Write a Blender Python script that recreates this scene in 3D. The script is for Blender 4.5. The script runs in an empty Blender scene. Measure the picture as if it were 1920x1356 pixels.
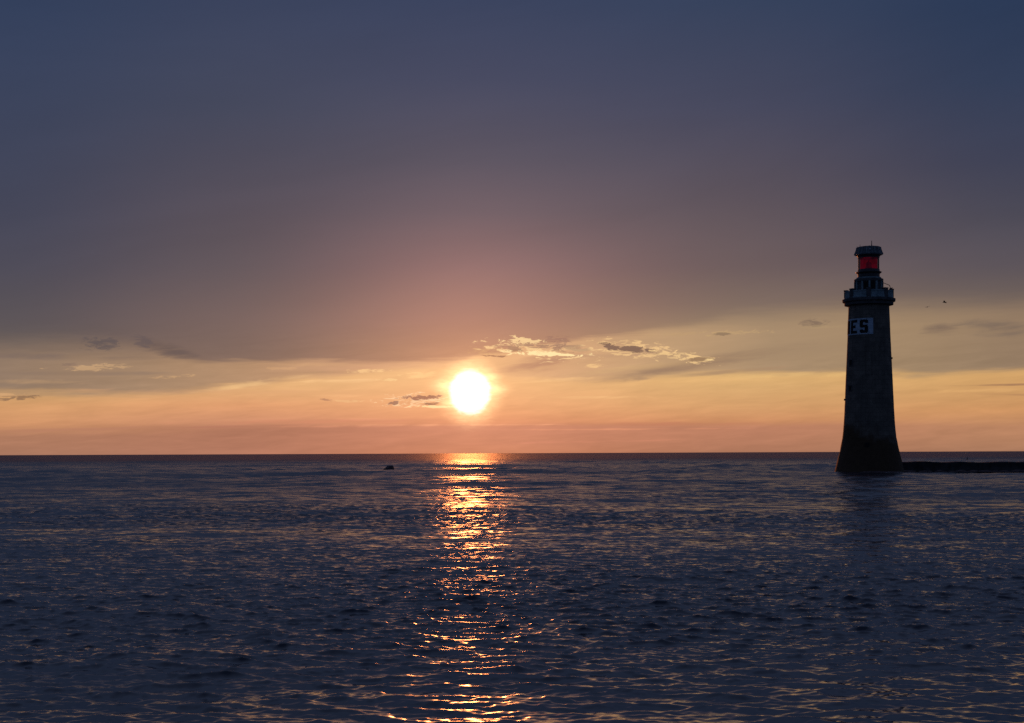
import bpy, bmesh, math, random
import numpy as np
from mathutils import Vector, Matrix

R = math.radians
random.seed(7)
scene = bpy.context.scene
col = scene.collection

# ------------------------------------------------------------------ survey of the view
F = 2637.0          # focal length in photo pixels (1920 wide)
H = 2.54            # eye height above the sea, standing in a small boat
ROLL = 0.0039       # the horizon climbs slightly to the right
YH = 849.8          # horizon row at the middle of the frame

def ray(x, y):
    """pixel of the photograph -> (X/Y, Z/Y) of its sight line"""
    dx, dy = x - 960.0, YH - y
    return (dx + dy * ROLL) / F, (dy - dx * ROLL) / F

def azel(x, y):
    a, b = ray(x, y)
    return math.degrees(math.atan(a)), math.degrees(math.atan2(b, math.hypot(a, 1.0)))

def lin(c):
    out = []
    for v in c:
        v = v / 255.0
        out.append(v / 12.92 if v <= 0.04045 else ((v + 0.055) / 1.055) ** 2.4)
    return tuple(out)

# ------------------------------------------------------------------ tagging helpers
def tag(o, label=None, cat=None, group=None, kind=None):
    if label: o['label'] = label
    if cat: o['category'] = cat
    if group: o['group'] = group
    if kind: o['kind'] = kind
    return o

def empty(name, loc):
    o = bpy.data.objects.new(name, None)
    o.empty_display_size = 0.5
    col.objects.link(o)
    o.location = loc
    return o

def link_bm(name, bm, mat, parent=None, smooth=False):
    me = bpy.data.meshes.new(name)
    bmesh.ops.recalc_face_normals(bm, faces=bm.faces)
    bm.to_mesh(me); bm.free()
    if smooth:
        for p in me.polygons: p.use_smooth = True
    me.materials.append(mat)
    o = bpy.data.objects.new(name, me)
    col.objects.link(o)
    if parent: o.parent = parent
    return o

# ------------------------------------------------------------------ node expression helper
class E:
    """tiny wrapper so that node maths reads as maths"""
    def __init__(s, nt, sock): s.nt, s.s = nt, sock
    def _m(s, op, *a):
        n = s.nt.nodes.new('ShaderNodeMath'); n.operation = op
        for i, v in enumerate((s,) + a):
            if isinstance(v, E): s.nt.links.new(v.s, n.inputs[i])
            else: n.inputs[i].default_value = v
        return E(s.nt, n.outputs[0])
    def __add__(s, o): return s._m('ADD', o)
    __radd__ = __add__
    def __sub__(s, o): return s._m('SUBTRACT', o)
    def __rsub__(s, o): return (s * -1.0) + o
    def __mul__(s, o): return s._m('MULTIPLY', o)
    __rmul__ = __mul__
    def __truediv__(s, o): return s._m('DIVIDE', o)
    def f(s, op, *a): return s._m(op, *a)

def smooth(x, a, b):
    """smoothstep of x from a to b (a may exceed b)"""
    n = x.nt.nodes.new('ShaderNodeMapRange'); n.interpolation_type = 'SMOOTHSTEP'
    x.nt.links.new(x.s, n.inputs['Value'])
    lo, hi, t0, t1 = (a, b, 0.0, 1.0) if a < b else (b, a, 1.0, 0.0)
    n.inputs['From Min'].default_value = lo; n.inputs['From Max'].default_value = hi
    n.inputs['To Min'].default_value = t0; n.inputs['To Max'].default_value = t1
    return E(x.nt, n.outputs[0])

def mixc(nt, fac, a, b, blend='MIX'):
    n = nt.nodes.new('ShaderNodeMix'); n.data_type = 'RGBA'; n.blend_type = blend
    n.clamp_factor = True
    for i, v in ((0, fac), (6, a), (7, b)):
        if isinstance(v, E): nt.links.new(v.s, n.inputs[i])
        elif i == 0: n.inputs[i].default_value = v
        else: n.inputs[i].default_value = (*v[:3], 1.0)
    return E(nt, n.outputs[2])

def ramp(nt, fac, stops, mode='LINEAR'):
    n = nt.nodes.new('ShaderNodeValToRGB'); nt.links.new(fac.s, n.inputs[0])
    cr = n.color_ramp; cr.interpolation = mode
    stops = sorted(stops)
    while len(cr.elements) > 1: cr.elements.remove(cr.elements[-1])
    cr.elements[0].position = stops[0][0]; cr.elements[0].color = (*stops[0][1], 1)
    for p, c in stops[1:]:
        e = cr.elements.new(p); e.color = (*c, 1)
    return E(nt, n.outputs[0])

def vec(nt, x, y, z):
    n = nt.nodes.new('ShaderNodeCombineXYZ')
    for i, v in enumerate((x, y, z)):
        if isinstance(v, E): nt.links.new(v.s, n.inputs[i])
        else: n.inputs[i].default_value = v
    return E(nt, n.outputs[0])

def noise(nt, v, scale=1.0, detail=4.0, rough=0.5, dist=0.0, out=0):
    n = nt.nodes.new('ShaderNodeTexNoise'); nt.links.new(v.s, n.inputs['Vector'])
    n.inputs['Scale'].default_value = scale; n.inputs['Detail'].default_value = detail
    n.inputs['Roughness'].default_value = rough; n.inputs['Distortion'].default_value = dist
    return E(nt, n.outputs[out])

def sep(nt, v):
    n = nt.nodes.new('ShaderNodeSeparateXYZ'); nt.links.new(v.s, n.inputs[0])
    return [E(nt, n.outputs[i]) for i in range(3)]

# ------------------------------------------------------------------ world: dusk sky
SUN_AZ, SUN_EL = azel(881.5, 735.5)

def build_world():
    w = bpy.data.worlds.new("World"); scene.world = w; w.use_nodes = True
    nt = w.node_tree; nt.nodes.clear()
    out = nt.nodes.new('ShaderNodeOutputWorld'); bg = nt.nodes.new('ShaderNodeBackground')
    nt.links.new(bg.outputs[0], out.inputs[0])
    tc = nt.nodes.new('ShaderNodeTexCoord')
    dx, dy, dz = sep(nt, E(nt, tc.outputs['Generated']))
    az = dx.f('ARCTAN2', dy) * (180 / math.pi)
    el = dz.f('ARCSINE') * (180 / math.pi)

    # slow noises in angle space, drawn out along the horizon
    P = vec(nt, az * 0.22, el * 1.6, 0.0)
    n_soft = noise(nt, P, 1.0, 3.0, 0.55) - 0.5
    P2 = vec(nt, az * 0.35, el * 5.0, 3.3)
    n_streak = noise(nt, P2, 1.0, 5.0, 0.6, 0.3) - 0.5
    P3 = vec(nt, az * 1.3, el * 3.2, 7.7)
    n_puff = noise(nt, P3, 2.2, 6.0, 0.68, 0.6) - 0.5
    P5 = vec(nt, az * 0.07, el * 0.30 - az * 0.05, 1.7)
    n_big = noise(nt, P5, 1.0, 4.0, 0.55, 0.5) - 0.5

    def ep(y, x=960):      # elevation -> ramp position (quarter turn = 1)
        return math.sqrt(max(0.0, azel(x, y)[1]) / 90.0)
    elw = el + n_soft * 0.14
    t = (elw / 90.0).f('MAXIMUM', 0.0).f('SQRT')

    top = [(24, (62, 74, 102)), (35, (80, 94, 126)), (60, (88, 102, 136)), (90, (82, 96, 130))]
    def stops(x, lst, tail=True):
        s = [(max(0.0, ep(y, x)), lin(c)) for y, c in lst]
        s = [(p + i * 1e-5, c) for i, (p, c) in enumerate(sorted(s))]
        if tail: s += [(math.sqrt(a / 90.0), lin(c)) for a, c in top]
        return s
    XS = [30, 450, 880, 1400, 1880]
    A = [  # veil of high cloud
        [(0,(51,64,92)),(200,(60,68,92)),(400,(68,70,88)),(500,(77,75,88)),(600,(91,84,88)),(640,(100,90,88)),(680,(114,99,91)),(740,(130,110,95))],
        [(0,(58,67,93)),(200,(69,73,93)),(400,(88,80,90)),(500,(99,87,92)),(600,(121,100,96)),(660,(130,106,96)),(700,(140,112,96))],
        [(0,(59,68,95)),(150,(71,74,97)),(300,(90,84,97)),(400,(110,94,101)),(500,(140,108,107)),(600,(168,124,108)),(660,(185,136,105)),(700,(190,140,108))],
        [(0,(53,65,91)),(200,(70,72,93)),(400,(95,84,91)),(500,(108,92,93)),(570,(125,106,96)),(620,(148,126,101)),(700,(165,138,105))],
        [(0,(43,58,86)),(150,(50,61,86)),(300,(63,66,86)),(400,(76,74,87)),(500,(92,84,90)),(560,(111,97,91)),(600,(120,102,91)),(640,(135,114,95)),(680,(155,128,100)),(740,(165,135,102))]]
    B = [  # clear strip under the veil
        [(690,(170,138,102)),(735,(208,162,110)),(760,(214,158,108)),(795,(208,148,105)),(818,(176,124,97)),(853,(167,118,95))],
        [(680,(205,160,112)),(720,(224,174,120)),(760,(223,158,112)),(790,(208,144,110)),(803,(176,119,95)),(853,(178,120,97))],
        [(670,(238,186,128)),(700,(240,188,130)),(740,(236,176,122)),(775,(230,160,112)),(793,(220,146,106)),(801,(200,132,104)),(850,(196,125,92))],
        [(680,(214,170,116)),(702,(226,180,118)),(725,(216,170,114)),(760,(216,162,110)),(790,(204,142,100)),(800,(188,128,100)),(850,(167,115,90))],
        [(680,(196,156,106)),(705,(212,164,106)),(740,(206,155,102)),(770,(208,150,100)),(800,(188,134,100)),(850,(165,119,93))]]
    azs = [azel(x, 700)[0] for x in XS]
    def columns(tab, tail):
        c = ramp(nt, t, stops(XS[0], tab[0], tail))
        for i in range(1, 5):
            c2 = ramp(nt, t, stops(XS[i], tab[i], tail))
            c = mixc(nt, smooth(az, azs[i-1] - 1.0, azs[i] + 1.0), c, c2)
        return c
    cA, cB = columns(A, True), columns(B, False)

    def along(pts, scale=10.0):   # a curve over azimuth, value in degrees of elevation
        taz = (az + 30.0) / 60.0
        st = []
        for x, y in pts:
            a, e = azel(x, y); v = max(0, e) / scale
            st.append(((a + 30) / 60.0, (v, v, v)))
        return sep(nt, ramp(nt, taz, st, 'EASE'))[0] * scale
    e1 = along([(-200, 655), (0, 655), (150, 655), (300, 660), (390, 676), (700, 679), (860, 676), (930, 664), (1000, 648), (1120, 632), (1250, 620), (1400, 602), (1600, 585), (1920, 575)])
    e2 = along([(-200, 735), (0, 732), (200, 738), (340, 736), (440, 722), (600, 704), (720, 692), (860, 688), (960, 705), (1090, 713), (1250, 704), (1400, 698), (1600, 697), (1740, 700), (1840, 694), (1920, 690)])
    wid1 = (smooth(az, -12.0, -15.0) + smooth(az, 3.0, 12.0)) * 0.7 + 0.15
    m1 = ((el + n_streak * 0.45 + n_soft * 0.35 - e1) / wid1)
    m1 = smooth(m1, -0.9, 0.9)
    m2 = smooth((el + n_streak * 0.5 + n_soft * 0.25 - e2), -0.24, 0.18)
    taz = (az + 30.0) / 60.0
    cM = ramp(nt, taz, [((azel(x, 700)[0] + 30) / 60, lin(c)) for x, c in
         [(0, (146,122,103)), (250, (162,132,106)), (450, (180,142,110)), (700, (208,158,120)), (880, (234,182,128)),
          (1050, (212,165,122)), (1250, (188,153,116)), (1450, (168,140,110)), (1650, (163,136,106)), (1900, (150,125,101))]])
    c = mixc(nt, m2, cB, cM)
    c = mixc(nt, m1, c, cA)

    # --- individual clouds: (x, y, half width, half height, tilt px/px, colour, opacity, raggedness, softness, fine?)
    PPD = F * math.tan(R(1.0))
    n_rag = (noise(nt, vec(nt, az * 2.2, el * 7.5, 0.4), 1.0, 5.0, 0.66, 0.6) - 0.5) * 3.4
    n_wisp = (noise(nt, vec(nt, az * 0.45, el * 3.4 - az * 0.3, 9.1), 1.0, 4.0, 0.62, 0.4) - 0.5) * 2.2
    PV = vec(nt, az, el, 0.0)
    def blob(c, x, y, a, b, tilt, rgb, op, rag=2.0, soft=0.8, fine=True):
        a0, e0 = azel(x, y)
        mp = nt.nodes.new('ShaderNodeMapping'); mp.vector_type = 'TEXTURE'
        nt.links.new(PV.s, mp.inputs['Vector'])
        mp.inputs['Location'].default_value = (a0, e0, 0)
        mp.inputs['Rotation'].default_value = (0, 0, math.atan(tilt))
        mp.inputs['Scale'].default_value = (a / PPD, b / PPD, 1)
        dt = nt.nodes.new('ShaderNodeVectorMath'); dt.operation = 'DOT_PRODUCT'
        nt.links.new(mp.outputs[0], dt.inputs[0]); nt.links.new(mp.outputs[0], dt.inputs[1])
        q = E(nt, dt.outputs['Value'])
        m = (n_rag if fine else n_wisp).f('MULTIPLY_ADD', rag, 1.0) - q; soft = soft * 1.45
        n = nt.nodes.new('ShaderNodeMapRange'); n.interpolation_type = 'SMOOTHSTEP'
        nt.links.new(m.s, n.inputs['Value']); n.inputs['From Max'].default_value = soft; n.inputs['To Max'].default_value = op
        return mixc(nt, E(nt, n.outputs[0]), c, lin(rgb))
    W = [
      # broad wisps and veils
      (1290, 686, 240, 15, 0.16, (148,119,97), .95, 1.2, 1.1, False),
      (1460, 660, 210, 22, 0.10, (152,127,102), .75, 1.3, 1.5, False),
      (1015, 682, 95, 19, 0.18, (178,132,104), .95, 1.3, 1.0, False),
      (1210, 688, 170, 7, 0.10, (206,168,118), .5, 1.8, 1.2, False),
      (1500, 703, 260, 6, 0.0, (230,186,120), .6, 1.6, 1.2, False),
      (1340, 700, 150, 5, 0.07, (166,134,104), .8, 1.6, 1.0, False),
      (1130, 668, 120, 7, 0.05, (182,144,112), .8, 1.6, 1.2, False),
      (70, 668, 120, 7, -0.02, (112,97,94), .6, 1.8, 1.2, False),
      (230, 672, 90, 5, 0.03, (120,101,93), .6, 1.8, 1.2, False),
      (150, 700, 190, 5, 0.01, (134,112,98), .6, 1.8, 1.2, False),
      (60, 716, 120, 5, 0.0, (182,146,110), .6, 1.8, 1.2, False),
      (600, 684, 160, 4, 0.0, (206,160,118), .6, 1.8, 1.2, False),
      (650, 715, 90, 4, 0.02, (240,192,136), .6, 2.0, 1.0, False),
      (560, 742, 120, 3, 0.0, (236,178,126), .5, 2.0, 1.0, False),
      (1120, 745, 150, 3, 0.0, (238,186,128), .5, 1.8, 1.1, False),
      (1060, 712, 110, 4, 0.06, (244,194,134), .7, 1.8, 1.0, False),
      (1200, 640, 160, 9, 0.03, (176,143,110), .6, 1.8, 1.3, False),
      (480, 717, 130, 7, 0.16, (234,188,132), .75, 1.9, 1.1, False),
      (590, 699, 150, 4, 0.02, (160,124,98), .5, 1.9, 1.0, False),
      (315, 658, 72, 16, -0.24, (103,87,84), .9, 1.6, 1.0, False),
      (268, 640, 20, 11, -0.2, (98,86,88), .6, 1.9, .9, True),
      (190, 645, 38, 13, -0.05, (95,85,87), .75, 1.9, .9, True),
      (450, 735, 380, 5, 0.0, (205,152,112), .35, 2.0, 1.3, False),
      (1762, 618, 46, 12, 0.0, (116,97,86), .8, 1.5, 1.1, False),
      (1872, 614, 80, 20, -0.12, (108,94,87), .7, 1.4, 1.2, False),
      (1530, 605, 30, 8, 0.02, (122,102,88), .75, 1.6, .9, True),
      (1540, 613, 40, 4, 0.0, (172,145,110), .5, 1.6, .9, True),
      (1870, 722, 110, 2.6, 0.0, (160,118,88), .85, 1.4, .9, False),
      (1900, 740, 80, 2.6, -0.04, (172,126,92), .6, 1.6, .9, False),
      (1880, 733, 120, 4.0, -0.02, (222,172,112), .5, 1.6, .9, False),
      (1260, 795, 190, 5.0, 0.0, (182,116,90), .55, 1.4, 1.0, False),
      (1150, 805, 260, 2.2, 0.0, (226,150,112), .6, 1.6, 1.0, False),
      (1050, 829, 240, 3.0, 0.015, (208,134,106), .6, 1.6, 1.0, False),
      (800, 797, 360, 2.2, 0.0, (238,164,122), .7, 1.6, 1.0, False),
      (700, 787, 70, 3.2, 0.0, (234,162,120), .7, 1.9, 1.0, False),
      (640, 790, 300, 5, 0.01, (206,134,104), .6, 1.5, 1.0, False),
      (640, 800, 170, 2.2, 0.0, (226,150,116), .6, 1.5, 1.0, False),
      (150, 805, 280, 4, 0.03, (176,120,98), .45, 1.6, 1.1, False),
      (480, 799, 200, 3, 0.02, (172,112,92), .5, 1.5, 1.0, False),
      # bright fringe and dark heart of the small clouds
      (175, 689, 68, 6.5, 0.05, (198,160,120), .8, 2.2, .7, True),
      (128, 684, 20, 4, 0.0, (136,112,98), .7, 2.2, .7, True),
      (330, 706, 34, 3.5, 0.08, (204,162,118), .6, 2.2, .8, True),
      (530, 691, 36, 3, 0.0, (206,160,118), .6, 2.0, .8, True),
      (688, 696, 46, 4, 0.0, (248,200,140), .85, 1.9, .8, True),
      (725, 712, 24, 3, 0.0, (250,206,144), .8, 1.6, .8, True),
      (790, 703, 40, 6, 0.05, (248,200,138), .7, 2.4, .8, True),
      (30, 745, 42, 5, 0.05, (140,108,84), .8, 2.2, .7, True),
      (20, 740, 30, 4, 0.05, (222,172,122), .6, 2.2, .8, True),
      (650, 752, 32, 3, -0.02, (238,184,130), .8, 1.8, .7, True),
      (612, 750, 14, 2.2, -0.1, (170,122,96), .7, 1.6, .7, True),
      (778, 750, 58, 11, 0.03, (250,204,156), .9, 3.2, .6, True),
      (788, 745, 40, 4.5, 0.04, (150,102,82), .95, 2.6, .5, True),
      (738, 755, 12, 4, 0.1, (132,88,76), .8, 2.2, .6, True),
      (812, 757, 26, 2.8, 0.03, (140,94,74), .85, 1.8, .6, True),
      (815, 763, 40, 2.6, 0.0, (255,222,160), .85, 1.6, .6, True),
      (925, 658, 50, 11, -0.02, (206,160,112), .75, 2.0, 1.0, True),
      (1010, 655, 92, 18, -0.08, (244,204,146), .9, 3.2, .8, True),
      (985, 641, 44, 8.0, -0.1, (150,114,94), .8, 2.6, .6, True),
      (1045, 641, 34, 10, -0.1, (150,112,98), .75, 2.4, .7, True),
      (1075, 652, 32, 8, -0.25, (150,118,98), .6, 2.6, .7, True),
      (970, 658, 22, 2.6, 0.0, (142,104,82), .8, 1.8, .6, True),
      (930, 668, 34, 2.2, -0.04, (142,102,80), .85, 1.4, .6, True),
      (1020, 663, 70, 5, -0.03, (255,228,168), .95, 2.6, .35, True),
      (985, 640, 40, 7, -0.1, (250,214,154), .8, 3.4, .3, True),
      (960, 652, 26, 3.5, -0.1, (150,112,92), .85, 3.0, .5, True),
      (1018, 650, 40, 4.5, -0.1, (156,118,98), .85, 3.2, .5, True),
      (1062, 660, 28, 3.0, -0.1, (168,128,100), .8, 3.0, .5, True),
      (1115, 686, 20, 4, 0.0, (246,200,138), .7, 1.6, .8, True),
      (1195, 656, 84, 15, -0.14, (234,192,136), .9, 2.4, .7, True),
      (1185, 655, 68, 6.5, -0.13, (122,95,82), .95, 2.0, .45, True),
      (1285, 669, 60, 9, -0.15, (238,198,140), .9, 2.8, .7, True),
      (1310, 674, 26, 3.6, 0.05, (138,108,84), .85, 1.8, .5, True),
      (1330, 675, 10, 2.6, 0.0, (248,212,150), .8, 1.4, .6, True),
      (1270, 626, 60, 4, 0.02, (186,152,112), .6, 2.0, .9, True),
      (1375, 624, 70, 5, 0.03, (190,157,114), .7, 2.4, .9, True),
      (1355, 627, 20, 3, 0.0, (128,106,88), .7, 2.0, .6, True),
    ]

    # the sunset quarter is built in bands of bearing, each with only its own clouds;
    # the rest of the sky is the plain gradient, so every look-up stays cheap
    sky = nt.nodes.new('ShaderNodeTexSky'); sky.sky_type = 'NISHITA'; sky.sun_disc = False
    sky.sun_elevation = R(SUN_EL); sky.sun_rotation = R(SUN_AZ)
    def scalev(v, f):
        n = nt.nodes.new('ShaderNodeVectorMath'); n.operation = 'SCALE'
        for s_, val in ((n.inputs[0], v), (n.inputs['Scale'], f)):
            if isinstance(val, E): nt.links.new(val.s, s_)
            else: s_.default_value = val
        return E(nt, n.outputs[0])
    def addv(a_, b_):
        m = nt.nodes.new('ShaderNodeVectorMath'); m.operation = 'ADD'
        nt.links.new(a_.s, m.inputs[0]); nt.links.new(b_.s, m.inputs[1])
        return E(nt, m.outputs[0])
    SK = scalev(E(nt, sky.outputs[0]), 0.0004)   # a trace of clear-air sky through the veil
    away = smooth(az.f('ABSOLUTE'), 24.0, 80.0)
    def dusk():
        return ramp(nt, (el / 90.0).f('MAXIMUM', 0.0), [(0.0, (0.066, 0.090, 0.155)), (0.12, (0.058, 0.092, 0.175)), (0.4, (0.045, 0.070, 0.140)), (1.0, (0.050, 0.072, 0.150))])
    ua = az - SUN_AZ
    ue = el - SUN_EL
    th = ((ua * ua) * 1.16 + ue * ue * 0.97).f('SQRT')
    wide = (th * -0.42).f('EXPONENT')
    rosy = (th * th * -0.035).f('EXPONENT')     # rosy aureole in the haze
    big_gain = n_big * 0.22 + 1.0
    def bgd(c):
        b_ = nt.nodes.new('ShaderNodeBackground'); nt.links.new(c.s, b_.inputs['Color'])
        return b_.outputs[0]
    def finish(c, gain):
        c = scalev(c, gain)
        c = mixc(nt, away, c, dusk())
        c = addv(c, SK)
        c = addv(c, scalev((0.17, 0.07, 0.022), wide))
        return addv(c, scalev((0.044, 0.016, 0.016), rosy))
    def plain():
        c = mixc(nt, m1, mixc(nt, m2, cB, cM), cA)
        return bgd(finish(c, big_gain))
    def band(x0, x1, sun=False):
        c = mixc(nt, m1, mixc(nt, m2, cB, cM), cA)
        for bl in W:
            if bl[0] + bl[2] * 1.7 > x0 and bl[0] - bl[2] * 1.7 < x1: c = blob(c, *bl)
        low = smooth(el, 5.0, 1.2)
        c = finish(c, n_streak * low * 0.16 + n_wisp * smooth(el, 6.0, 3.0) * 0.15 + big_gain)
        if sun:   # swollen by haze, with its aureole and the side light in thin cloud
            irr = n_rag * 0.07 + n_wisp * 0.07
            disc = smooth(th + irr, 1.02, 0.72)
            ed = smooth(th + irr * 2.0, 1.9, 0.74); ed = ed * ed
            def lobe(da, de, sa, se):
                p = (ua - da) * sa; q = (ue - de) * se
                m = smooth((p * p + q * q).f('SQRT') + n_rag * 0.13 + n_wisp * 0.1, 1.3, 0.0)
                return m * m
            side = lobe(-0.95, 0.28, 1.0, 2.6) + lobe(0.95, 0.12, 1.1, 2.8) + lobe(0.75, 0.62, 1.3, 3.4) * 0.7 + lobe(-0.7, -0.45, 1.1, 5.0) * 0.6
            c = addv(c, scalev((0.62, 0.42, 0.20), ed))
            c = addv(c, scalev((0.55, 0.36, 0.17), side))
            c = addv(c, scalev((0.8, 0.62, 0.80), disc))
        return bgd(c)
    def pick(cond, a_, b_):
        n = nt.nodes.new('ShaderNodeMixShader'); nt.links.new(cond.s, n.inputs[0])
        nt.links.new(a_, n.inputs[1]); nt.links.new(b_, n.inputs[2]); return n.outputs[0]
    cuts = [-100, 560, 740, 1060, 1450, 2100]
    cz = [azel(x, 700)[0] for x in cuts]
    res = None
    for k in range(5):
        bb = band(cuts[k], cuts[k + 1], cuts[k] == 740)
        res = bb if res is None else pick(az.f('GREATER_THAN', cz[k]), res, bb)
    inside = (az.f('ABSOLUTE').f('LESS_THAN', 23.0)) * (el.f('LESS_THAN', 6.5))
    res = pick(inside, plain(), res)
    nt.links.new(res, out.inputs[0]); nt.nodes.remove(bg)
    w.cycles.sampling_method = 'MANUAL'; w.cycles.sample_map_resolution = 1024

build_world()

# ------------------------------------------------------------------ sun lamp
sd = bpy.data.lights.new('sun', 'SUN'); sd.energy = 1.2; sd.angle = R(1.3); sd.color = (1.0, 0.27, 0.07)
so = bpy.data.objects.new('sun', sd); col.objects.link(so)
a, e = R(SUN_AZ), R(SUN_EL)
sv = Vector((math.sin(a) * math.cos(e), math.cos(a) * math.cos(e), math.sin(e)))
so.rotation_euler = sv.to_track_quat('Z', 'Y').to_euler()
so.location = (0, 0, 60)

D_T = 167.5                                        # lighthouse distance
TX = ray(1629.5, 700)[0] * D_T

# ------------------------------------------------------------------ sea surface
def wave_tile(N, L, lam0, lam1, slope, wind, spread, chop, seed):
    rng = np.random.default_rng(seed)
    k = 2 * np.pi * np.fft.fftfreq(N, L / N)
    kx, ky = np.meshgrid(k, k, indexing='ij')
    kk = np.hypot(kx, ky); kk[0, 0] = 1
    k0, k1 = 2 * np.pi / lam1, 2 * np.pi / lam0
    win = 1 / (1 + (k0 / kk) ** 8) / (1 + (kk / k1) ** 8)
    cd = (kx * math.cos(wind) + ky * math.sin(wind)) / kk
    amp = kk ** -2.0 * np.sqrt(win) * (0.06 + np.clip(cd, 0, 1) ** spread)
    amp[0, 0] = 0
    Hk = amp * (rng.normal(size=(N, N)) + 1j * rng.normal(size=(N, N)))
    sx = np.fft.ifft2(1j * kx * Hk).real; sy = np.fft.ifft2(1j * ky * Hk).real
    s = slope / math.sqrt((sx ** 2 + sy ** 2).mean())
    Hk *= s
    h = np.fft.ifft2(Hk).real
    Dx = np.fft.ifft2(1j * kx / kk * Hk).real * chop
    Dy = np.fft.ifft2(1j * ky / kk * Hk).real * chop
    return np.stack([Dx, Dy, h], -1).astype(np.float32), L

def sample(tile, x, y, rot):
    T, L = tile; N = T.shape[0]
    c, s = math.cos(rot), math.sin(rot)
    u = ((x * c + y * s) / L * N) % N; v = ((-x * s + y * c) / L * N) % N
    i = np.floor(u).astype(np.int64); j = np.floor(v).astype(np.int64)
    fu = (u - i)[..., None].astype(np.float32); fv = (v - j)[..., None].astype(np.float32)
    i %= N; j %= N; i1 = (i + 1) % N; j1 = (j + 1) % N
    d = (T[i, j] * (1 - fu) * (1 - fv) + T[i1, j] * fu * (1 - fv) + T[i, j1] * (1 - fu) * fv + T[i1, j1] * fu * fv)
    return np.stack([d[..., 0] * c - d[..., 1] * s, d[..., 0] * s + d[..., 1] * c, d[..., 2]], -1)

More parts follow.
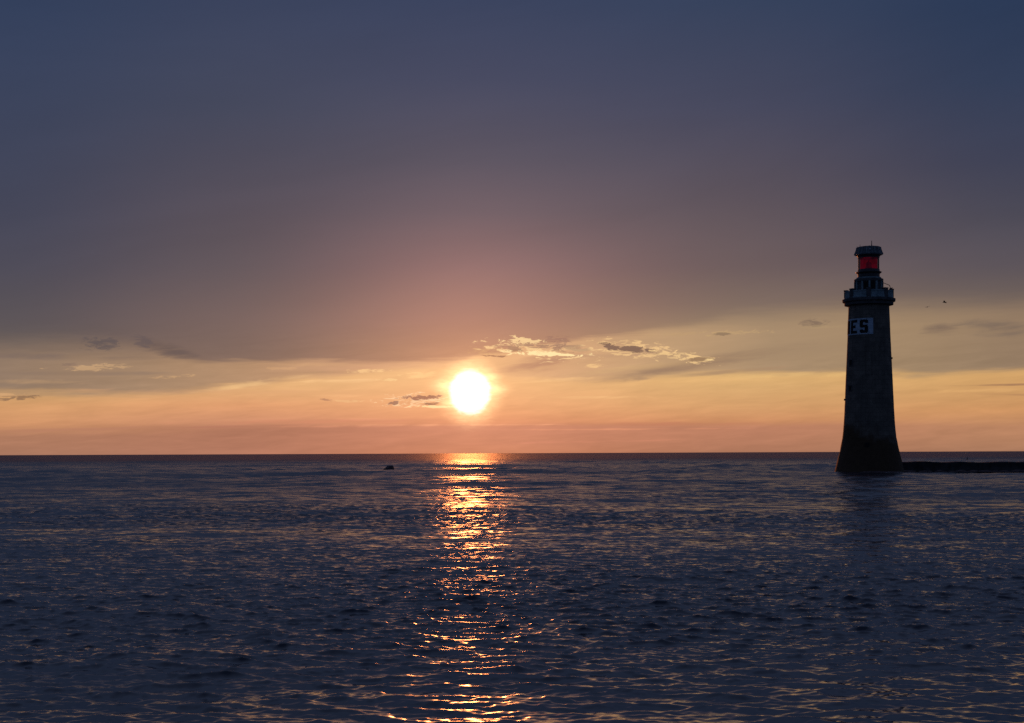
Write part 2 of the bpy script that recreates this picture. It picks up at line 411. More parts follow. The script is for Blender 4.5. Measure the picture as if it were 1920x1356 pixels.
def build_sea():
    # rings grow with distance; fine bearings ahead, coarse behind
    f1 = 1406.0
    rs = [0.6, 2, 4, 6, 8, 9.5, 10.5, 11.2]
    r = 11.2
    while r < 2600:
        dr = min(max(0.032, r * r / (6.0 * H * f1)), r * 0.06)
        r += dr; rs.append(r)
    while r < 60000:
        r *= 1.12; rs.append(r)
    rs = np.array(rs)
    fine = np.radians(np.arange(-27.0, 27.0001, 0.045))
    rest = np.radians(np.linspace(27.0, 333.0, 160)[1:-1])
    th = np.concatenate([fine, rest])
    nr, nc = len(rs), len(th)
    print('sea grid', nr, nc)
    RR, TT = np.meshgrid(rs, th, indexing='ij')
    X = RR * np.sin(TT); Y = RR * np.cos(TT)
    drr = np.gradient(rs)[:, None] * np.ones_like(TT)
    down = -math.pi / 2
    tA = wave_tile(1024, 200.0, 1.1, 7.0, 0.042, down + 0.25, 2.2, 0.8, 8)
    tD = wave_tile(512, 900.0, 12.0, 60.0, 0.030, down + 0.1, 4.0, 0.8, 5)
    tB = wave_tile(2048, 53.0, 0.15, 0.75, 0.205, down - 0.12, 2.6, 0.9, 11)
    tC = wave_tile(1024, 17.0, 0.075, 0.24, 0.150, down + 0.1, 0.5, 0.8, 21)
    wA = np.clip(0.6 + RR / 110.0, 0.82, 2.2) / (1 + (drr / 2.6) ** 2) * (1 / (1 + (RR / 900.0) ** 2))
    wB = 1 / (1 + (drr / 0.36) ** 2)
    wC = 1 / (1 + (drr / 0.075) ** 2)
    # gusts and slicks: patches of livelier and calmer water
    g = np.zeros_like(X)
    rg = np.random.default_rng(5)
    for _ in range(14):
        lam = rg.uniform(9, 40); aa = rg.normal(0, 0.7) + math.pi / 2; ph = rg.uniform(0, 6.28)
        g += np.sin(2 * np.pi / lam * (X * math.cos(aa) * 0.6 + Y * math.sin(aa)) + ph)
    g = np.clip(1.0 + 0.09 * g, 0.5, 1.5)
    D = sample(tA, X, Y, 0.0) * wA[..., None]
    D += sample(tD, X, Y, 0.1) * (np.clip(RR / 110.0 - 0.1, 0.04, 1.6) / (1 + (drr / 14.0) ** 2) / (1 + (RR / 2500.0) ** 2))[..., None]
    D += sample(tB, X, Y, 0.3 * 0) * (wB * g)[..., None]
    D += sample(tC, X, Y, 0.37) * (wC * g)[..., None]
    # low lines of swell stumbling over the reef beside the rock
    def ridge(x0, x1, y0, tilt, hgt, w):
        u = (X - x0) / (x1 - x0)
        m = np.clip(u, 0, 1); m = np.sin(np.pi * m) ** 0.6 * ((u > 0) & (u < 1))
        yc = y0 + (X - x0) * tilt + 1.5 * np.sin(X * 0.21) + 0.8 * np.sin(X * 0.53 + 1)
        q = (Y - yc) / w
        return 2.4 * hgt * m * np.exp(-q * q) * (0.75 + 0.25 * np.sin(X * 0.9 + 2 * np.sin(X * 0.37)))
    zz = ridge(-46, -14, 203, 0.02, 0.34, 2.6) + ridge(-17, 12, 200, -0.05, 0.22, 2.2)
    zz += ridge(8, 60, 212, 0.02, 0.22, 3.0) + ridge(-90, -40, 190, 0.05, 0.22, 2.5) + ridge(15, 70, 330, 0.0, 0.25, 5)
    D[..., 2] += zz
    X2 = X + D[..., 0]; Y2 = Y + D[..., 1]; Z2 = D[..., 2]
    co = np.stack([X2, Y2, Z2], -1).reshape(-1, 3).astype(np.float32)
    lod = (1 - (0.64 * wB ** 2 + 0.36 * wC ** 2)).reshape(-1).astype(np.float32)
    gust = g.reshape(-1).astype(np.float32)
    co = np.vstack([co, [[0, 0, 0]]]).astype(np.float32)
    lod = np.append(lod, 0).astype(np.float32); gust = np.append(gust, 1).astype(np.float32)
    i = np.arange(nr - 1)[:, None]; j = np.arange(nc)[None, :]; j2 = (j + 1) % nc
    q = np.stack([i * nc + j, (i + 1) * nc + j, (i + 1) * nc + j2, i * nc + j2], -1).reshape(-1, 4)[:, ::-1]
    tri = np.stack([np.full(nc, nr * nc), np.arange(nc), (np.arange(nc) + 1) % nc], -1)[:, ::-1]
    loops = np.concatenate([q.reshape(-1), tri.reshape(-1)]).astype(np.int32)
    starts = np.concatenate([np.arange(len(q)) * 4, len(q) * 4 + np.arange(nc) * 3]).astype(np.int32)
    me = bpy.data.meshes.new('sea')
    me.vertices.add(len(co)); me.vertices.foreach_set('co', co.reshape(-1))
    me.loops.add(len(loops)); me.loops.foreach_set('vertex_index', loops)
    me.polygons.add(len(starts)); me.polygons.foreach_set('loop_start', starts)
    me.update(calc_edges=True)
    me.polygons.foreach_set('use_smooth', np.ones(len(starts), dtype=bool))
    for nm, dat in (('lod', lod), ('gust', gust)):
        at = me.attributes.new(nm, 'FLOAT', 'POINT'); at.data.foreach_set('value', dat)
    n = Vector(me.polygons[len(q) // 3].normal)
    if n.z < 0: me.flip_normals()
    me.update()
    o = bpy.data.objects.new('sea', me); col.objects.link(o)
    me.materials.append(sea_material())
    tag(o, kind='structure', label='dark rippled evening sea with golden sun glitter')
    return o

def sea_material():
    m = bpy.data.materials.new('sea_water'); m.use_nodes = True
    nt = m.node_tree; b = nt.nodes['Principled BSDF']
    geo = nt.nodes.new('ShaderNodeNewGeometry')
    def attr(nm):
        n = nt.nodes.new('ShaderNodeAttribute'); n.attribute_name = nm; return E(nt, n.outputs['Fac'])
    lod, gust = attr('lod'), attr('gust')
    px_, py_, pz_ = sep(nt, E(nt, geo.outputs['Position']))
    # slopes of ripples too small for the mesh, crests drawn out across the wind
    def rip(scale, sx, seed, amp, det):
        v = vec(nt, px_ * (scale * sx), py_ * scale, seed)
        c = noise(nt, v, 1.0, det, 0.6, 0.0, 1)
        r, g, _ = sep(nt, c)
        return (r - 0.5) * amp, (g - 0.5) * amp
    r1x, r1y = rip(5.0, 0.6, 0.0, 1.0, 2.0)
    r2x, r2y = rip(0.9, 0.6, 4.0, 1.0, 3.0)
    a1 = gust * 0.30
    far = smooth(py_, 230.0, 700.0)
    a2 = lod * (1.0 - far * 0.65) * 1.5
    # cat's-paws: bands of rougher and smoother water, long across the view
    bd = noise(nt, vec(nt, px_ * 0.012, py_ * 0.05, 2.0), 1.0, 4.0, 0.65)
    bd = smooth(bd, 0.32, 0.66) * 0.9 + 0.55
    a1 = a1 * bd; a2 = a2 * bd
    slx = (r1x * a1 * 0.9) + (r2x * a2 * 0.95)
    sly = (r1y * a1) + (r2y * a2)
    sv_ = vec(nt, slx, sly, 0.0)
    ad = nt.nodes.new('ShaderNodeVectorMath'); ad.operation = 'ADD'
    nt.links.new(geo.outputs['Normal'], ad.inputs[0]); nt.links.new(sv_.s, ad.inputs[1])
    nm = nt.nodes.new('ShaderNodeVectorMath'); nm.operation = 'NORMALIZE'
    nt.links.new(ad.outputs[0], nm.inputs[0]); nt.links.new(nm.outputs[0], b.inputs['Normal'])
    rough = lod * 0.18 + far * 0.30 + 0.085
    nt.links.new(rough.s, b.inputs['Roughness'])
    # wash of foam around the foot of the tower
    fx_, fy_ = px_ - TX, py_ - D_T
    dist = (fx_ * fx_ + fy_ * fy_).f('SQRT')
    fn = noise(nt, vec(nt, px_ * 1.6, py_ * 0.7, 5.0), 1.0, 4.0, 0.7)
    foam = smooth(fn + smooth(dist, 8.5, 4.2) * 0.34, 0.72, 0.86) * 0.7
    cc = mixc(nt, foam, (0.008, 0.010, 0.020), (0.75, 0.78, 0.82))
    nt.links.new(cc.s, b.inputs['Base Color'])
    b.inputs['IOR'].default_value = 1.48
    return m

sea = build_sea()

# ------------------------------------------------------------------ materials for built things
def stone_mat(name, c0, c1, scale=1.2, rough=0.9, courses=False, bump=0.4, weed=False):
    m = bpy.data.materials.new(name); m.use_nodes = True
    nt = m.node_tree; b = nt.nodes['Principled BSDF']
    tc = nt.nodes.new('ShaderNodeTexCoord'); P = E(nt, tc.outputs['Object'])
    n1 = noise(nt, P, scale, 6.0, 0.65)
    f = smooth(n1, 0.35, 0.65)
    c = mixc(nt, f, c0, c1)
    x, y, z = sep(nt, P)
    st = noise(nt, vec(nt, x * 2.5, y * 2.5, z * 0.25), 1.0, 4.0, 0.6)   # rain streaks
    c = mixc(nt, smooth(st, 0.5, 0.72) * 0.5, c, tuple(v * 0.45 for v in c0))
    hgt = n1
    if courses:
        ang = x.f('ARCTAN2', y)
        row = (z / 0.55)
        fr = row.f('FRACT')
        odd = (row.f('FLOOR') * 0.5).f('FRACT')
        colm = ((ang * (22 / (2 * math.pi))) + odd).f('FRACT')
        jt = smooth((fr - 0.5).f('ABSOLUTE'), 0.44, 0.49)
        jt2 = smooth((colm - 0.5).f('ABSOLUTE'), 0.465, 0.49)
        joint = jt.f('MAXIMUM', jt2)
        c = mixc(nt, joint * 0.55, c, tuple(v * 0.35 for v in c0))
        blk = noise(nt, vec(nt, (ang * (22 / (2 * math.pi)) + odd).f('FLOOR'), row.f('FLOOR'), 2.0), 7.3, 0.0, 0.5)
        c = mixc(nt, smooth(blk, 0.4, 0.62) * 0.35, c, tuple(v * 0.6 for v in c1))
        hgt = n1 * 0.4 - joint * 0.6
    if weed:   # tide mark: climbs at the left, ragged along its edge
        wn = noise(nt, P, 0.45, 5.0, 0.65) - 0.5
        lvl = z + wn * 4.0 + (x + 1.0) * 0.42
        wf = smooth(lvl, 6.2, 4.4)
        wn2 = noise(nt, P, 2.2, 4.0, 0.6)
        c = mixc(nt, wf, c, mixc(nt, wn2, (0.026, 0.016, 0.009), (0.070, 0.042, 0.024)))
    nt.links.new(c.s, b.inputs['Base Color'])
    b.inputs['Roughness'].default_value = rough
    b.inputs['Specular IOR Level'].default_value = 0.25
    bm_ = nt.nodes.new('ShaderNodeBump'); bm_.inputs['Strength'].default_value = bump; bm_.inputs['Distance'].default_value = 0.05
    nt.links.new(hgt.s, bm_.inputs['Height']); nt.links.new(bm_.outputs[0], b.inputs['Normal'])
    return m

M_GRAN = stone_mat('weathered_granite', (0.075, 0.068, 0.064), (0.135, 0.120, 0.108), 0.9, courses=True, weed=True)
M_BASE = stone_mat('weedy_granite', (0.020, 0.018, 0.014), (0.045, 0.036, 0.026), 1.6, courses=True)
M_TRIM = stone_mat('painted_stonework', (0.10, 0.15, 0.18), (0.18, 0.25, 0.29), 1.5)
M_DARK = stone_mat('dark_stonework', (0.035, 0.04, 0.048), (0.07, 0.075, 0.085), 1.5)
M_ROCK = stone_mat('wet_rock', (0.045, 0.028, 0.030), (0.10, 0.065, 0.066), 2.5, 0.7)
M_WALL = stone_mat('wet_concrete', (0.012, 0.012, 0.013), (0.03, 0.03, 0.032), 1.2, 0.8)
M_SIGN = stone_mat('white_sign_paint', (0.22, 0.30, 0.40), (0.34, 0.43, 0.54), 2.5, bump=0.1)
M_INK = stone_mat('black_letter_paint', (0.008, 0.008, 0.010), (0.016, 0.016, 0.018), 3.0, bump=0.1)
M_METAL = stone_mat('dark_painted_metal', (0.02, 0.022, 0.027), (0.04, 0.043, 0.05), 4.0, 0.5, bump=0.1)
M_ROOF = stone_mat('roof_sheet', (0.05, 0.065, 0.085), (0.10, 0.125, 0.155), 3.0, 0.55, bump=0.15)
M_SLOT = stone_mat('window_recess', (0.006, 0.006, 0.008), (0.010, 0.010, 0.013), 3.0, bump=0.05)
M_BIRD = stone_mat('dark_feathers', (0.03, 0.027, 0.026), (0.06, 0.055, 0.05), 12.0, bump=0.05)

def glass_red():
    m = bpy.data.materials.new('red_lantern_glass'); m.use_nodes = True
    nt = m.node_tree; b = nt.nodes['Principled BSDF']
    tr = nt.nodes.new('ShaderNodeBsdfTransparent'); tr.inputs[0].default_value = (0.50, 0.010, 0.05, 1)
    b.inputs['Base Color'].default_value = (0.25, 0.004, 0.03, 1); b.inputs['Roughness'].default_value = 0.15
    b.inputs['Emission Color'].default_value = (1.0, 0.008, 0.10, 1)  # faint emission in the panes imitates light coming through; the lamp emits nothing
    tc = nt.nodes.new('ShaderNodeTexCoord')
    n1 = noise(nt, E(nt, tc.outputs['Object']), 1.3, 2.0, 0.5)
    es = smooth(n1, 0.35, 0.7) * 0.08 + 0.015
    nt.links.new(es.s, b.inputs['Emission Strength'])
    mx = nt.nodes.new('ShaderNodeMixShader'); mx.inputs[0].default_value = 0.5
    mx.inputs[0].default_value = 0.33
    nt.links.new(tr.outputs[0], mx.inputs[1]); nt.links.new(b.outputs[0], mx.inputs[2])
    nt.links.new(mx.outputs[0], nt.nodes['Material Output'].inputs[0])
    return m
M_RED = glass_red()

# ------------------------------------------------------------------ lighthouse
S = D_T / F                                        # metres per photo pixel at the tower
def zy(y):                                          # photo row on the tower -> height above the sea
    return H + ray(1629.5, y)[1] * D_T

def lathe(prof, seg=64, cap=True, phase=0.0, bm=None, wob=0.0, rng=None):
    bm = bm or bmesh.new()
    rings = []
    for r, z in prof:
        ring = []
        for k in range(seg):
            a_ = 2 * math.pi * (k + phase) / seg
            rr = r + (rng.uniform(-wob, wob) if wob else 0)
            ring.append(bm.verts.new((rr * math.sin(a_), -rr * math.cos(a_), z)))
        rings.append(ring)
    for A_, B_ in zip(rings, rings[1:]):
        for k in range(seg):
            bm.faces.new((A_[k], A_[(k + 1) % seg], B_[(k + 1) % seg], B_[k]))
    if cap:
        bm.faces.new(rings[0][::-1]); bm.faces.new(rings[-1])
    return bm

def box(bm, cx, cy, cz, sx, sy, sz, rotz=0.0, bevel=0.0):
    r_ = bmesh.ops.create_cube(bm, size=1.0)
    vs = r_['verts']
    bmesh.ops.scale(bm, vec=(sx, sy, sz), verts=vs)
    if bevel:
        es = list({e_ for v in vs for e_ in v.link_edges})
        g_ = bmesh.ops.bevel(bm, geom=es, offset=bevel, segments=2, affect='EDGES', profile=0.6)
        vs = list({v for f_ in g_['faces'] for v in f_.verts} | {v for v in vs if v.is_valid})
    bmesh.ops.transform(bm, matrix=Matrix.Translation((cx, cy, cz)) @ Matrix.Rotation(rotz, 4, 'Z'), verts=vs)
    return bm

def tube(bm, p, q, r0, r1=None, seg=8):
    p, q = Vector(p), Vector(q); r1 = r0 if r1 is None else r1
    d = (q - p); L = d.length
    mt = Matrix.Translation((p + q) / 2) @ d.to_track_quat('Z', 'Y').to_matrix().to_4x4()
    bmesh.ops.create_cone(bm, cap_ends=True, segments=seg, radius1=r0, radius2=r1, depth=L, matrix=mt)
    return bm

def build_lighthouse():
    t = empty('lighthouse', (TX, D_T, 0.0))
    t.rotation_euler = (0, 0, -math.atan2(TX, D_T))      # its lettering and lamp look towards the boat
    tag(t, 'tall tapering granite lighthouse with red lantern rising from the sea', 'lighthouse')
    rp = lambda r_: r_ * S
    # shaft and flared foot share one smooth curve
    prof = [(893, 66), (888, 64.5), (882, 63), (875, 61.3), (865, 59), (856, 56.6), (846, 54), (836, 51.8), (825, 49.9), (815, 48.6), (805, 47.5),
            (790, 46.4), (775, 45.5), (750, 44.4), (720, 43.1), (690, 41.8), (660, 40.4), (630, 39.1), (600, 38.1), (574, 37.2)]
    CUT = 826
    rng = random.Random(3)
    foot = [(rp(70), -2.5), (rp(68), -0.9)] + [(rp(r_), zy(y)) for y, r_ in prof if y >= CUT - 1]
    foot.append((rp(49.3), zy(822)))
    bm = lathe(foot, 72, cap=False, wob=0.035, rng=rng)
    link_bm('base', bm, M_GRAN, t, True)
    sh = [(rp(49.3), zy(822) + 0.002)] + [(rp(r_), zy(y)) for y, r_ in prof if y < 822]
    # courses stand as very slight steps
    fine = []
    zs = [z for _, z in sh]; rr = [r_ for r_, _ in sh]
    z = zs[0]
    while z < zs[-1]:
        fine.append((float(np.interp(z, zs, rr)), z)); z += 0.275
    fine.append(sh[-1])
    link_bm('shaft', lathe(fine, 72, cap=False, wob=0.006, rng=rng), M_GRAN, t, True)
    def shaft_r(z_): return float(np.interp(z_, zs, rr))
    # string course under the gallery, cornice, gallery floor
    corn = [(37.4, 574.4), (39.5, 574.0), (44.6, 572.8), (44.8, 568.0), (48.2, 566.5), (48.6, 561.8), (46.4, 561.2)]
    link_bm('cornice', lathe([(rp(r_), zy(y)) for r_, y in corn], 64), M_DARK, t)
    # parapet: ring wall with coping
    z0 = zy(561.2) + 0.002
    bm = bmesh.new()
    par = [(rp(44.0), z0), (rp(44.0), zy(549.5)), (rp(44.8), zy(549.3)), (rp(44.8), zy(547.4)), (rp(40.2), zy(547.2)), (rp(40.2), z0)]
    ring = lathe(par + [par[0]], 48, cap=False)
    bmesh.ops.remove_doubles(ring, verts=ring.verts, dist=1e-4)
    pw = link_bm('parapet', ring, M_TRIM, t)
    bm = lathe([(rp(45.2), z0 + 0.01), (rp(45.2), zy(558.4)), (rp(44.1), zy(557.4))], 48, cap=False)
    link_bm('moulding', bm, M_TRIM, pw)
    # square piers that interrupt the parapet
    for k in range(8):
        a_ = 2 * math.pi * (k + 0.5) / 8 if False else 2 * math.pi * k / 8 + R(90)
        # on the left and right the piers show in profile
        bm = bmesh.new()
        hgt = zy(545.2) - z0
        box(bm, rp(41.2) * math.sin(a_), -rp(41.2) * math.cos(a_), z0 + hgt / 2, rp(8.6), rp(8.0), hgt, rotz=a_, bevel=0.04)
        box(bm, rp(41.2) * math.sin(a_), -rp(41.2) * math.cos(a_), z0 + hgt + 0.05, rp(9.6), rp(9.0), 0.12, rotz=a_, bevel=0.03)
        link_bm('pier', bm, M_DARK, t)
    # gallery floor
    link_bm('gallery_floor', lathe([(rp(40.1), z0 - 0.02), (rp(40.1), z0 + 0.12)], 48), M_DARK, t)
    # service room: round drum with pilasters and recessed panels
    zb, zt = z0 + 0.125, zy(523.5)
    drum = [(rp(24.6), zb), (rp(24.6), zt - 0.35), (rp(26.6), zt - 0.33), (rp(26.8), zt - 0.06), (rp(24.4), zt + 0.02)]
    srv = link_bm('service_room', lathe(drum, 48), M_DARK, t)
    link_bm('plinth', lathe([(rp(28.4), zb + 0.002), (rp(28.4), zy(549.0)), (rp(26.2), zy(547.5))], 48, cap=False), M_TRIM, srv)
    bm = bmesh.new()
    for k in range(12):
        a_ = 2 * math.pi * k / 12 + R(3)
        rz = rp(25.4)
        box(bm, rz * math.sin(a_), -rz * math.cos(a_), (zb + zt - 0.35) / 2, rp(3.0), rp(2.8), zt - 0.36 - zb, rotz=a_, bevel=0.015)
    link_bm('pilasters', bm, M_TRIM, srv)
    for k, ww in ((0, 1), (2, 1), (9, 1), (11, 1), (5, 1)):
        a_ = 2 * math.pi * (k + 0.5) / 12 + R(3)
        bm = bmesh.new(); rz = rp(24.6)
        box(bm, rz * math.sin(a_), -rz * math.cos(a_), zy(537), rp(7.0), rp(0.9), rp(13), rotz=a_)
        link_bm('window', bm, M_SLOT, srv)
    # lantern pedestal with its little walkway
    ped = [(rp(20.2), zt + 0.022), (rp(20.2), zy(515)), (rp(21.0), zy(513.6)), (rp(23.6), zy(511.8)), (rp(23.8), zy(510.6)), (rp(21.0), zy(510.3)), (rp(20.2), zy(509)), (rp(19.8), zy(505.6))]
    link_bm('lantern_pedestal', lathe(ped, 40), M_METAL, t)
    bm = bmesh.new()   # coping line seen just above the drum
    link_bm('coping', lathe([(rp(22.6), zt + 0.024), (rp(22.6), zt + 0.16), (rp(20.4), zt + 0.18)], 40, cap=False), M_TRIM, t)
    # lantern: glazing bars, red panes, the lamp inside
    g0, g1 = zy(505.5), zy(484.5)
    for k in range(8):
        a_ = 2 * math.pi * (k + 0.5) / 8 + R(-4)
        if abs(math.sin(a_)) < 0.6: continue
        bm = bmesh.new()
        tube(bm, (rp(19.6) * math.sin(a_), -rp(19.6) * math.cos(a_), g0), (rp(19.6) * math.sin(a_), -rp(19.6) * math.cos(a_), g1), 0.035)
        link_bm('glazing_bar', bm, M_METAL, t)
    for s_ in (-1, 1):       # solid shutters either side of the red-glazed sector
        a0, a1 = R(56) * s_, R(124) * s_
        n_ = 10
        pv = []; bm = bmesh.new()
        for k in range(n_ + 1):
            aa = a0 + (a1 - a0) * k / n_
            pv.append((bm.verts.new((rp(19.3) * math.sin(aa), -rp(19.3) * math.cos(aa), g0)), bm.verts.new((rp(19.3) * math.sin(aa), -rp(19.3) * math.cos(aa), g1))))
        for (a_, b_), (c_, d_) in zip(pv, pv[1:]): bm.faces.new((a_, c_, d_, b_))
        link_bm('blind_panel', bm, M_METAL, t)
    def panes(a0, a1, rr_):
        bm = bmesh.new(); n_ = 14; pv = []
        for k in range(n_ + 1):
            aa = R(a0 + (a1 - a0) * k / n_)
            pv.append((bm.verts.new((rr_ * math.sin(aa), -rr_ * math.cos(aa), g0 + 0.01)), bm.verts.new((rr_ * math.sin(aa), -rr_ * math.cos(aa), g1 - 0.01))))
        for (a_, b_), (c_, d_) in zip(pv, pv[1:]): bm.faces.new((a_, c_, d_, b_))
        return bm
    link_bm('red_pane', panes(-56, 56, rp(19.0)), M_RED, t, True)
    link_bm('red_pane', panes(124, 236, rp(19.0)), M_RED, t, True)
    lamp = [(rp(8.0), g0), (rp(6.2), zy(501.5)), (rp(5.2), zy(498.5)), (rp(5.4), zy(494)), (rp(3.0), zy(491.5)), (rp(0.8), zy(491.5)), (rp(0.6), g1)]
    link_bm('lamp', lathe(lamp, 16), M_METAL, t, True)
    # roof: flat-topped hat with drawn eaves and standing seams
    seg = 10
    link_bm('eaves_ring', lathe([(rp(19.9), g1), (rp(19.9), zy(482.8)), (rp(21.2), zy(480.6)), (rp(21.4), zy(479.6))], 40), M_METAL, t)
    rf = [(rp(22.0), zy(479.5)), (rp(25.4), zy(479.0)), (rp(25.6), zy(477.4)), (rp(23.9), zy(473.6)), (rp(22.8), zy(469.0)), (rp(22.0), zy(464.5)), (rp(21.6), zy(463.8)), (rp(4), zy(462.6))]
    roof = link_bm('roof', lathe(rf, 10, phase=0.5), M_ROOF, t)
    for k in range(20):
        a_ = 2 * math.pi * k / 20 + R(9)
        bm = bmesh.new()
        pts = [(26.6, 477.6), (24.7, 473.6), (23.1, 469.0), (22.3, 464.4)]
        for (ra, ya), (rb, yb) in zip(pts, pts[1:]):
            tube(bm, (rp(ra) * math.sin(a_), -rp(ra) * math.cos(a_), zy(ya)), (rp(rb) * math.sin(a_), -rp(rb) * math.cos(a_), zy(yb)), 0.045, seg=6)
        link_bm('seam', bm, M_TRIM if k % 2 else M_ROOF, roof)
    # small round vent in pale paint
    a_ = R(6)
    bm = bmesh.new(); bmesh.ops.create_icosphere(bm, subdivisions=2, radius=0.10, matrix=Matrix.Translation((rp(24.4) * math.sin(a_), -rp(24.4) * math.cos(a_), zy(470.5))))
    link_bm('vent', bm, M_SIGN, roof, True)
    # aerials
    for dx_, yb, yt, r_ in ((5.6, 463.2, 451.5, 0.05), (-15.5, 464, 457.8, 0.03), (-21, 466, 461.0, 0.03), (1.0, 463, 459.8, 0.05)):
        bm = tube(bmesh.new(), (dx_ * S, 0.1, zy(yb)), (dx_ * S, 0.1, zy(yt)), r_, r_ * 0.7)
        if r_ == 0.05 and yt < 455: tube(bm, (dx_ * S, 0.1, zy(462.6)), (dx_ * S, 0.1, zy(458)), 0.07, 0.05)
        link_bm('aerial', bm, M_METAL, t)
    # davit arm over the right of the gallery with a hanging fitting
    bm = bmesh.new()
    P0 = (25.5 * S, -0.3, zy(531.5)); P1 = (37.5 * S, -0.3, zy(536.8)); P2 = (39.2 * S, -0.3, zy(541.6))
    tube(bm, P0, P1, 0.035); tube(bm, P1, P2, 0.035)
    tube(bm, P2, (39.2 * S, -0.3, zy(544.5)), 0.10, 0.13); tube(bm, (39.2 * S, -0.3, zy(543)), (43.2 * S, -0.3, zy(542)), 0.06)
    link_bm('davit', bm, M_METAL, t)
    bm = tube(bmesh.new(), (-40.5 * S, 0, zy(545)), (-40.5 * S, 0, zy(543)), 0.09, 0.06)
    link_bm('lamp_bracket', bm, M_METAL, t)
    # slit windows down the left of the shaft
    for y_, hh, px_ in ((681, 10, -32.5), (729, 9, -34), (835, 8, -4)):
        z_ = zy(y_)
        r_ = float(np.interp(z_, [zy(y) for y, _ in prof], [rp(q) for _, q in prof]))
        a_ = math.asin(px_ * S / r_)
        fw = bmesh.new()
        box(fw, (r_ - 0.02) * math.sin(a_), -(r_ - 0.02) * math.cos(a_), z_, 0.62, 0.16, hh * S + 0.16, rotz=a_)
        wf = link_bm('window', fw, M_DARK if y_ < 800 else M_BASE, t)
        bm = bmesh.new()
        box(bm, (r_ + 0.062) * math.sin(a_), -(r_ + 0.062) * math.cos(a_), z_, 0.40, 0.02, hh * S, rotz=a_)
        link_bm('pane', bm, M_SLOT, wf)
    # small iron brackets breaking the outline
    for y_, s_ in ((749, -1), (672.5, 1)):
        z_ = zy(y_); r_ = shaft_r(z_)
        bm = box(bmesh.new(), s_ * (r_ + 0.03), 0, z_, 0.16, 0.2, 0.22)
        link_bm('bracket', bm, M_METAL, t)
    # painted name: white field wrapped on the shaft, with its black capitals
    def patch(bm, a0, a1, z0_, z1_, off):
        n_ = max(1, int(abs(a1 - a0) / 3)); pv = []
        for k in range(n_ + 1):
            aa = R(a0 + (a1 - a0) * k / n_)
            pv.append([bm.verts.new(((shaft_r(z_) + off) * math.sin(aa), -(shaft_r(z_) + off) * math.cos(aa), z_)) for z_ in (z0_, z1_)])
        for (a_, b_), (c_, d_) in zip(pv, pv[1:]): bm.faces.new((a_, c_, d_, b_))
    zt_, zb_ = zy(599.5), zy(629.5)
    bm = bmesh.new(); nz = 6
    for k in range(nz):
        patch(bm, -96, 11.5, zb_ + (zt_ - zb_) * k / nz, zb_ + (zt_ - zb_) * (k + 1) / nz, 0.012)
    sg = link_bm('name_board', bm, M_SIGN, t)
    tag(sg, label='white painted name panel wrapped round the shaft')
    def letter(rows, a0, a1, za, zb2):
        """rows: top to bottom, strings of # on a small grid"""
        bm = bmesh.new(); nr_, nc_ = len(rows), len(rows[0])
        for i_, row in enumerate(rows):
            j_ = 0
            while j_ < nc_:
                if row[j_] != ' ':
                    k_ = j_
                    while k_ < nc_ and row[k_] != ' ': k_ += 1
                    patch(bm, a0 + (a1 - a0) * j_ / nc_, a0 + (a1 - a0) * k_ / nc_, za + (zb2 - za) * (i_ + 1) / nr_, za + (zb2 - za) * i_ / nr_, 0.026)
                    j_ = k_
                else: j_ += 1
        return bm
    EE = ["##########"] * 3 + ["####      "] * 3 + ["#### ##   "] * 0 + ["########  "] * 3 + ["####      "] * 3 + ["##########"] * 3
    SS = [" ######## ", "##########", "##########", "####  ####", "####      ", "####      ", "######### ", "##########", " #########",
          "      ####", "      ####", "####  ####", "##########", "##########", " ######## "]
    za, zb2 = zy(602.2), zy(627.2)
    for rows, a0, a1 in ((["####"] * 4, -92, -62), (EE, -56.5, -33.0), (SS, -25.0, -2.0)):
        link_bm('letter', letter(rows, a0, a1, za, zb2), M_INK, sg)
    return t

build_lighthouse()

# ------------------------------------------------------------------ rocks, breakwater
def rock_mesh(sx, sy, sz, shape, seed, n=4):
    """lumpy rock: icosphere pushed by layered noise and a silhouette function"""
    from mathutils import noise as mn
    bm = bmesh.new(); bmesh.ops.create_icosphere(bm, subdivisions=n, radius=1.0)
    for v in bm.verts:
        p = v.co.copy()
        d = 0.22 * mn.noise(p * 1.6 + Vector((seed, 0, 0))) + 0.10 * mn.noise(p * 4.1 + Vector((0, seed, 0))) + 0.04 * mn.noise(p * 9.0)
        c_ = mn.cell(p * 2.3 + Vector((seed,) * 3)) * 0.05
        p *= 1 + d + c_
        z_ = p.z * sz
        if z_ > 0: z_ *= shape(p.x)
        v.co = (p.x * sx, p.y * sy, z_)
    return bm

def place(x, y):       # a waterline pixel -> point on the sea
    a_, b_ = ray(x, y); Y = -H / b_
    return a_ * Y, Y

rx, ry = place(724, 885.0)
ro = link_bm('sea_rock', rock_mesh(1.05, 0.8, 1.0, lambda q: max(0.05, min(1.0, 0.42 + 0.75 * q)), 4.0), M_ROCK, None, False)
ro.location = (rx, ry, 0.22)
tag(ro, 'small dark wedge-shaped rock awash left of the sun glitter', 'rock')

bm = rock_mesh(3.0, 1.6, 0.30, lambda q: 1.0, 9.0, 5)
o = link_bm('rock_ledge', bm, M_ROCK, None, False)
o.location = (TX + 0.4, D_T - 4.0, -0.02)
tag(o, 'low wet rock ledge breaking the water in front of the lighthouse foot', 'rock')

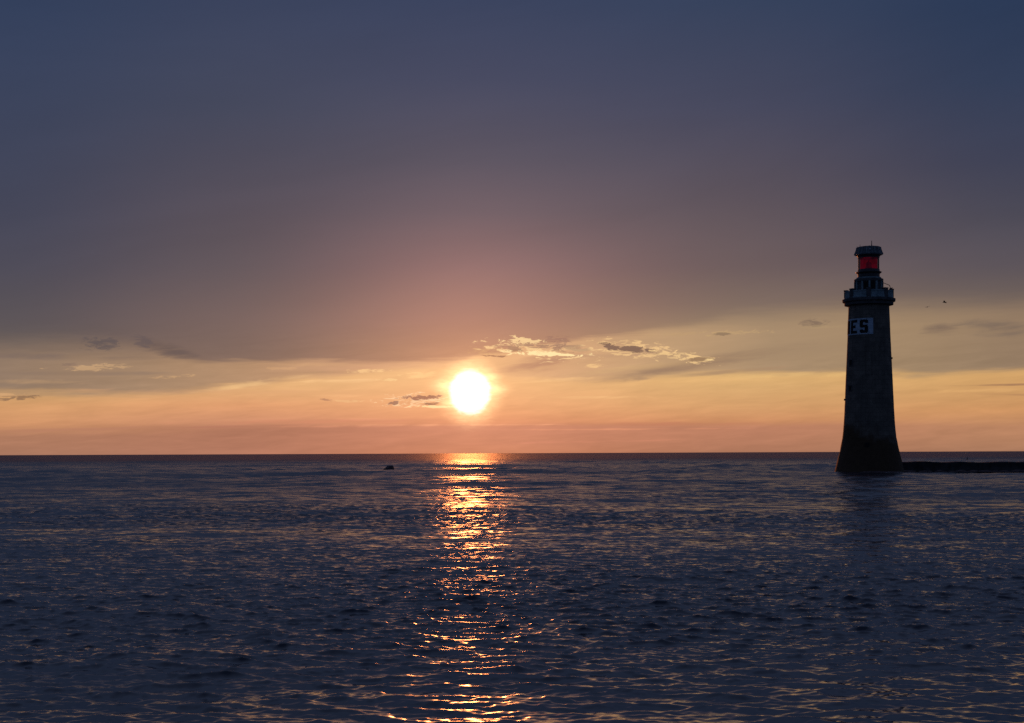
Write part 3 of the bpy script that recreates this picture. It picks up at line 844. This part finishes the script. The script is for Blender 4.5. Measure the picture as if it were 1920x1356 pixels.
def breakwater():
    t = empty('breakwater', (TX + 3.0, D_T + 7.0, 0.0))
    tag(t, 'long low black breakwater running right from the lighthouse foot', 'breakwater')
    rng = random.Random(9)
    Yb = D_T + 7.0
    hgt = H - (882.0 - 847) * 0 - 0
    n = 120; x0, x1 = -1.6, 46.0
    def ring(u):
        x = x0 + (x1 - x0) * u
        top = 1.23 + 0.05 * math.sin(x * 0.35) + 0.04 * math.sin(x * 1.3 + 1) + rng.uniform(-0.02, 0.02) + u * 0.05
        if u < 0.05: top -= 0.12 * (1 - u / 0.05)
        w = 0.9 + 0.05 * rng.random()
        return [(x, -w - 0.5 + rng.uniform(-.08, .08), -1.5), (x, -w - 0.25 + rng.uniform(-.1, .1), -0.05), (x, -w + rng.uniform(-.05, .05), 0.55),
                (x, -w + 0.06, top - 0.08), (x, -w + 0.18, top), (x, w - 0.18, top + 0.01), (x, w, top - 0.1), (x, w + 0.5, -1.5)]
    bm = bmesh.new(); prev = None
    for i in range(n + 1):
        cur = [bm.verts.new(p) for p in ring(i / n)]
        if prev:
            for k in range(7): bm.faces.new((prev[k], prev[k + 1], cur[k + 1], cur[k]))
            bm.faces.new((prev[7], prev[0], cur[0], cur[7]))
        else: bm.faces.new(cur)
        prev = cur
    bm.faces.new(prev[::-1])
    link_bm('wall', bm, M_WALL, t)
    # broken footing stones along the seaward side
    from mathutils import noise as mn
    bm = bmesh.new()
    for i in range(60):
        x = x0 + (x1 - x0) * (i + rng.random()) / 60
        r_ = rng.uniform(0.25, 0.6)
        g = bmesh.ops.create_icosphere(bm, subdivisions=2, radius=1.0)
        off = rng.uniform(0, 90)
        for v in g['verts']:
            p = v.co.copy(); p *= 1 + 0.3 * mn.noise(p * 1.7 + Vector((off, 0, 0)))
            v.co = (x + p.x * r_ * 1.5, -1.35 + p.y * r_, 0.0 + p.z * r_ * 0.5)
    link_bm('footing', bm, M_ROCK, t)
breakwater()

# tiny upright mark beyond the breakwater
fx, fy = place(1813.5, 864.5)
bm = bmesh.new()
tube(bm, (0, 0, -0.3), (0, 0, 0.45), 0.32, 0.28, 12)
tube(bm, (0, 0, 0.45), (0, 0, 1.1), 0.14, 0.05, 8)
o = link_bm('float', bm, M_METAL); o.location = (fx, fy, 0)
tag(o, 'tiny dark float in the water above the breakwater', 'float')

# ------------------------------------------------------------------ birds
def bird(name, x, y, dist, span, head, bank, lift, label):
    """one continuous body with tail, head and two jointed wings"""
    a_, b_ = ray(x, y)
    bm = bmesh.new()
    # body loft along +Y (head) : (y, rx, rz, z)
    sec = [(-0.30, .045, .010, .0), (-0.20, .05, .022, .0), (-0.08, .055, .05, 0), (0.04, .065, .065, -.005), (0.14, .05, .052, 0), (0.20, .034, .036, .012), (0.245, .036, .036, .02), (0.28, .022, .022, .015), (0.325, .006, .006, .008)]
    rings = []
    for (yy, ax, az_, zz) in sec:
        rings.append([bm.verts.new((ax * math.cos(k * math.pi / 4), yy, zz + az_ * math.sin(k * math.pi / 4))) for k in range(8)])
    for A_, B_ in zip(rings, rings[1:]):
        for k in range(8): bm.faces.new((A_[k], A_[(k + 1) % 8], B_[(k + 1) % 8], B_[k]))
    bm.faces.new(rings[0]); bm.faces.new(rings[-1][::-1])
    for s_ in (-1, 1):
        half = span / 2
        st = [(0.03, .14, -.10, .03), (half * .25, .16, -.06, .03 + lift * .6), (half * .45, .17, -.03, .03 + lift), (half * .7, .10, -.08, .03 + lift * .75), (half, -.10, -.13, .03 + lift * .2)]
        prev = None
        for (xx, le, te, zz) in st:
            cur = [bm.verts.new((s_ * xx, le, zz)), bm.verts.new((s_ * xx, (le * 2 + te) / 3, zz + .014)), bm.verts.new((s_ * xx, te, zz)), bm.verts.new((s_ * xx, (le * 2 + te) / 3, zz - .008))]
            if prev:
                for k in range(4): bm.faces.new((prev[k], prev[(k + 1) % 4], cur[(k + 1) % 4], cur[k]))
            prev = cur
        bm.faces.new(prev)
    o = link_bm(name, bm, M_BIRD)
    o.location = (a_ * dist, dist, H + b_ * dist)
    o.rotation_euler = (0, R(bank), R(head))
    tag(o, label, 'bird', 'birds flying right of the lighthouse')
bird('bird', 1771.5, 567, 190, 1.1, 62, 14, 0.08, 'tiny dark bird in flight, the higher and darker of two')
bird('bird', 1738.5, 576, 330, 1.5, 25, -14, 0.08, 'faint thin-winged bird in flight, the lower one nearer the lighthouse')

# ------------------------------------------------------------------ camera
cam = bpy.data.cameras.new('camera'); co_ = bpy.data.objects.new('camera', cam); col.objects.link(co_)
cam.sensor_width = 36.0; cam.lens = 36.0 * F / 1920.0
cam.shift_y = (YH - 678.0) / 1920.0
cam.clip_start = 0.1; cam.clip_end = 200000.0
co_.location = (0, 0, H)
co_.rotation_euler = (Matrix.Rotation(R(90), 4, 'X') @ Matrix.Rotation(-math.atan(ROLL), 4, 'Z')).to_euler()
scene.camera = co_

scene.render.engine = 'CYCLES'
scene.view_settings.view_transform = 'Standard'
scene.view_settings.look = 'None'
scene.view_settings.exposure = 0.0
scene.cycles.max_bounces = 5
scene.cycles.sample_clamp_direct = 10.0
scene.cycles.sample_clamp_indirect = 3.0
scene.cycles.use_denoising = False
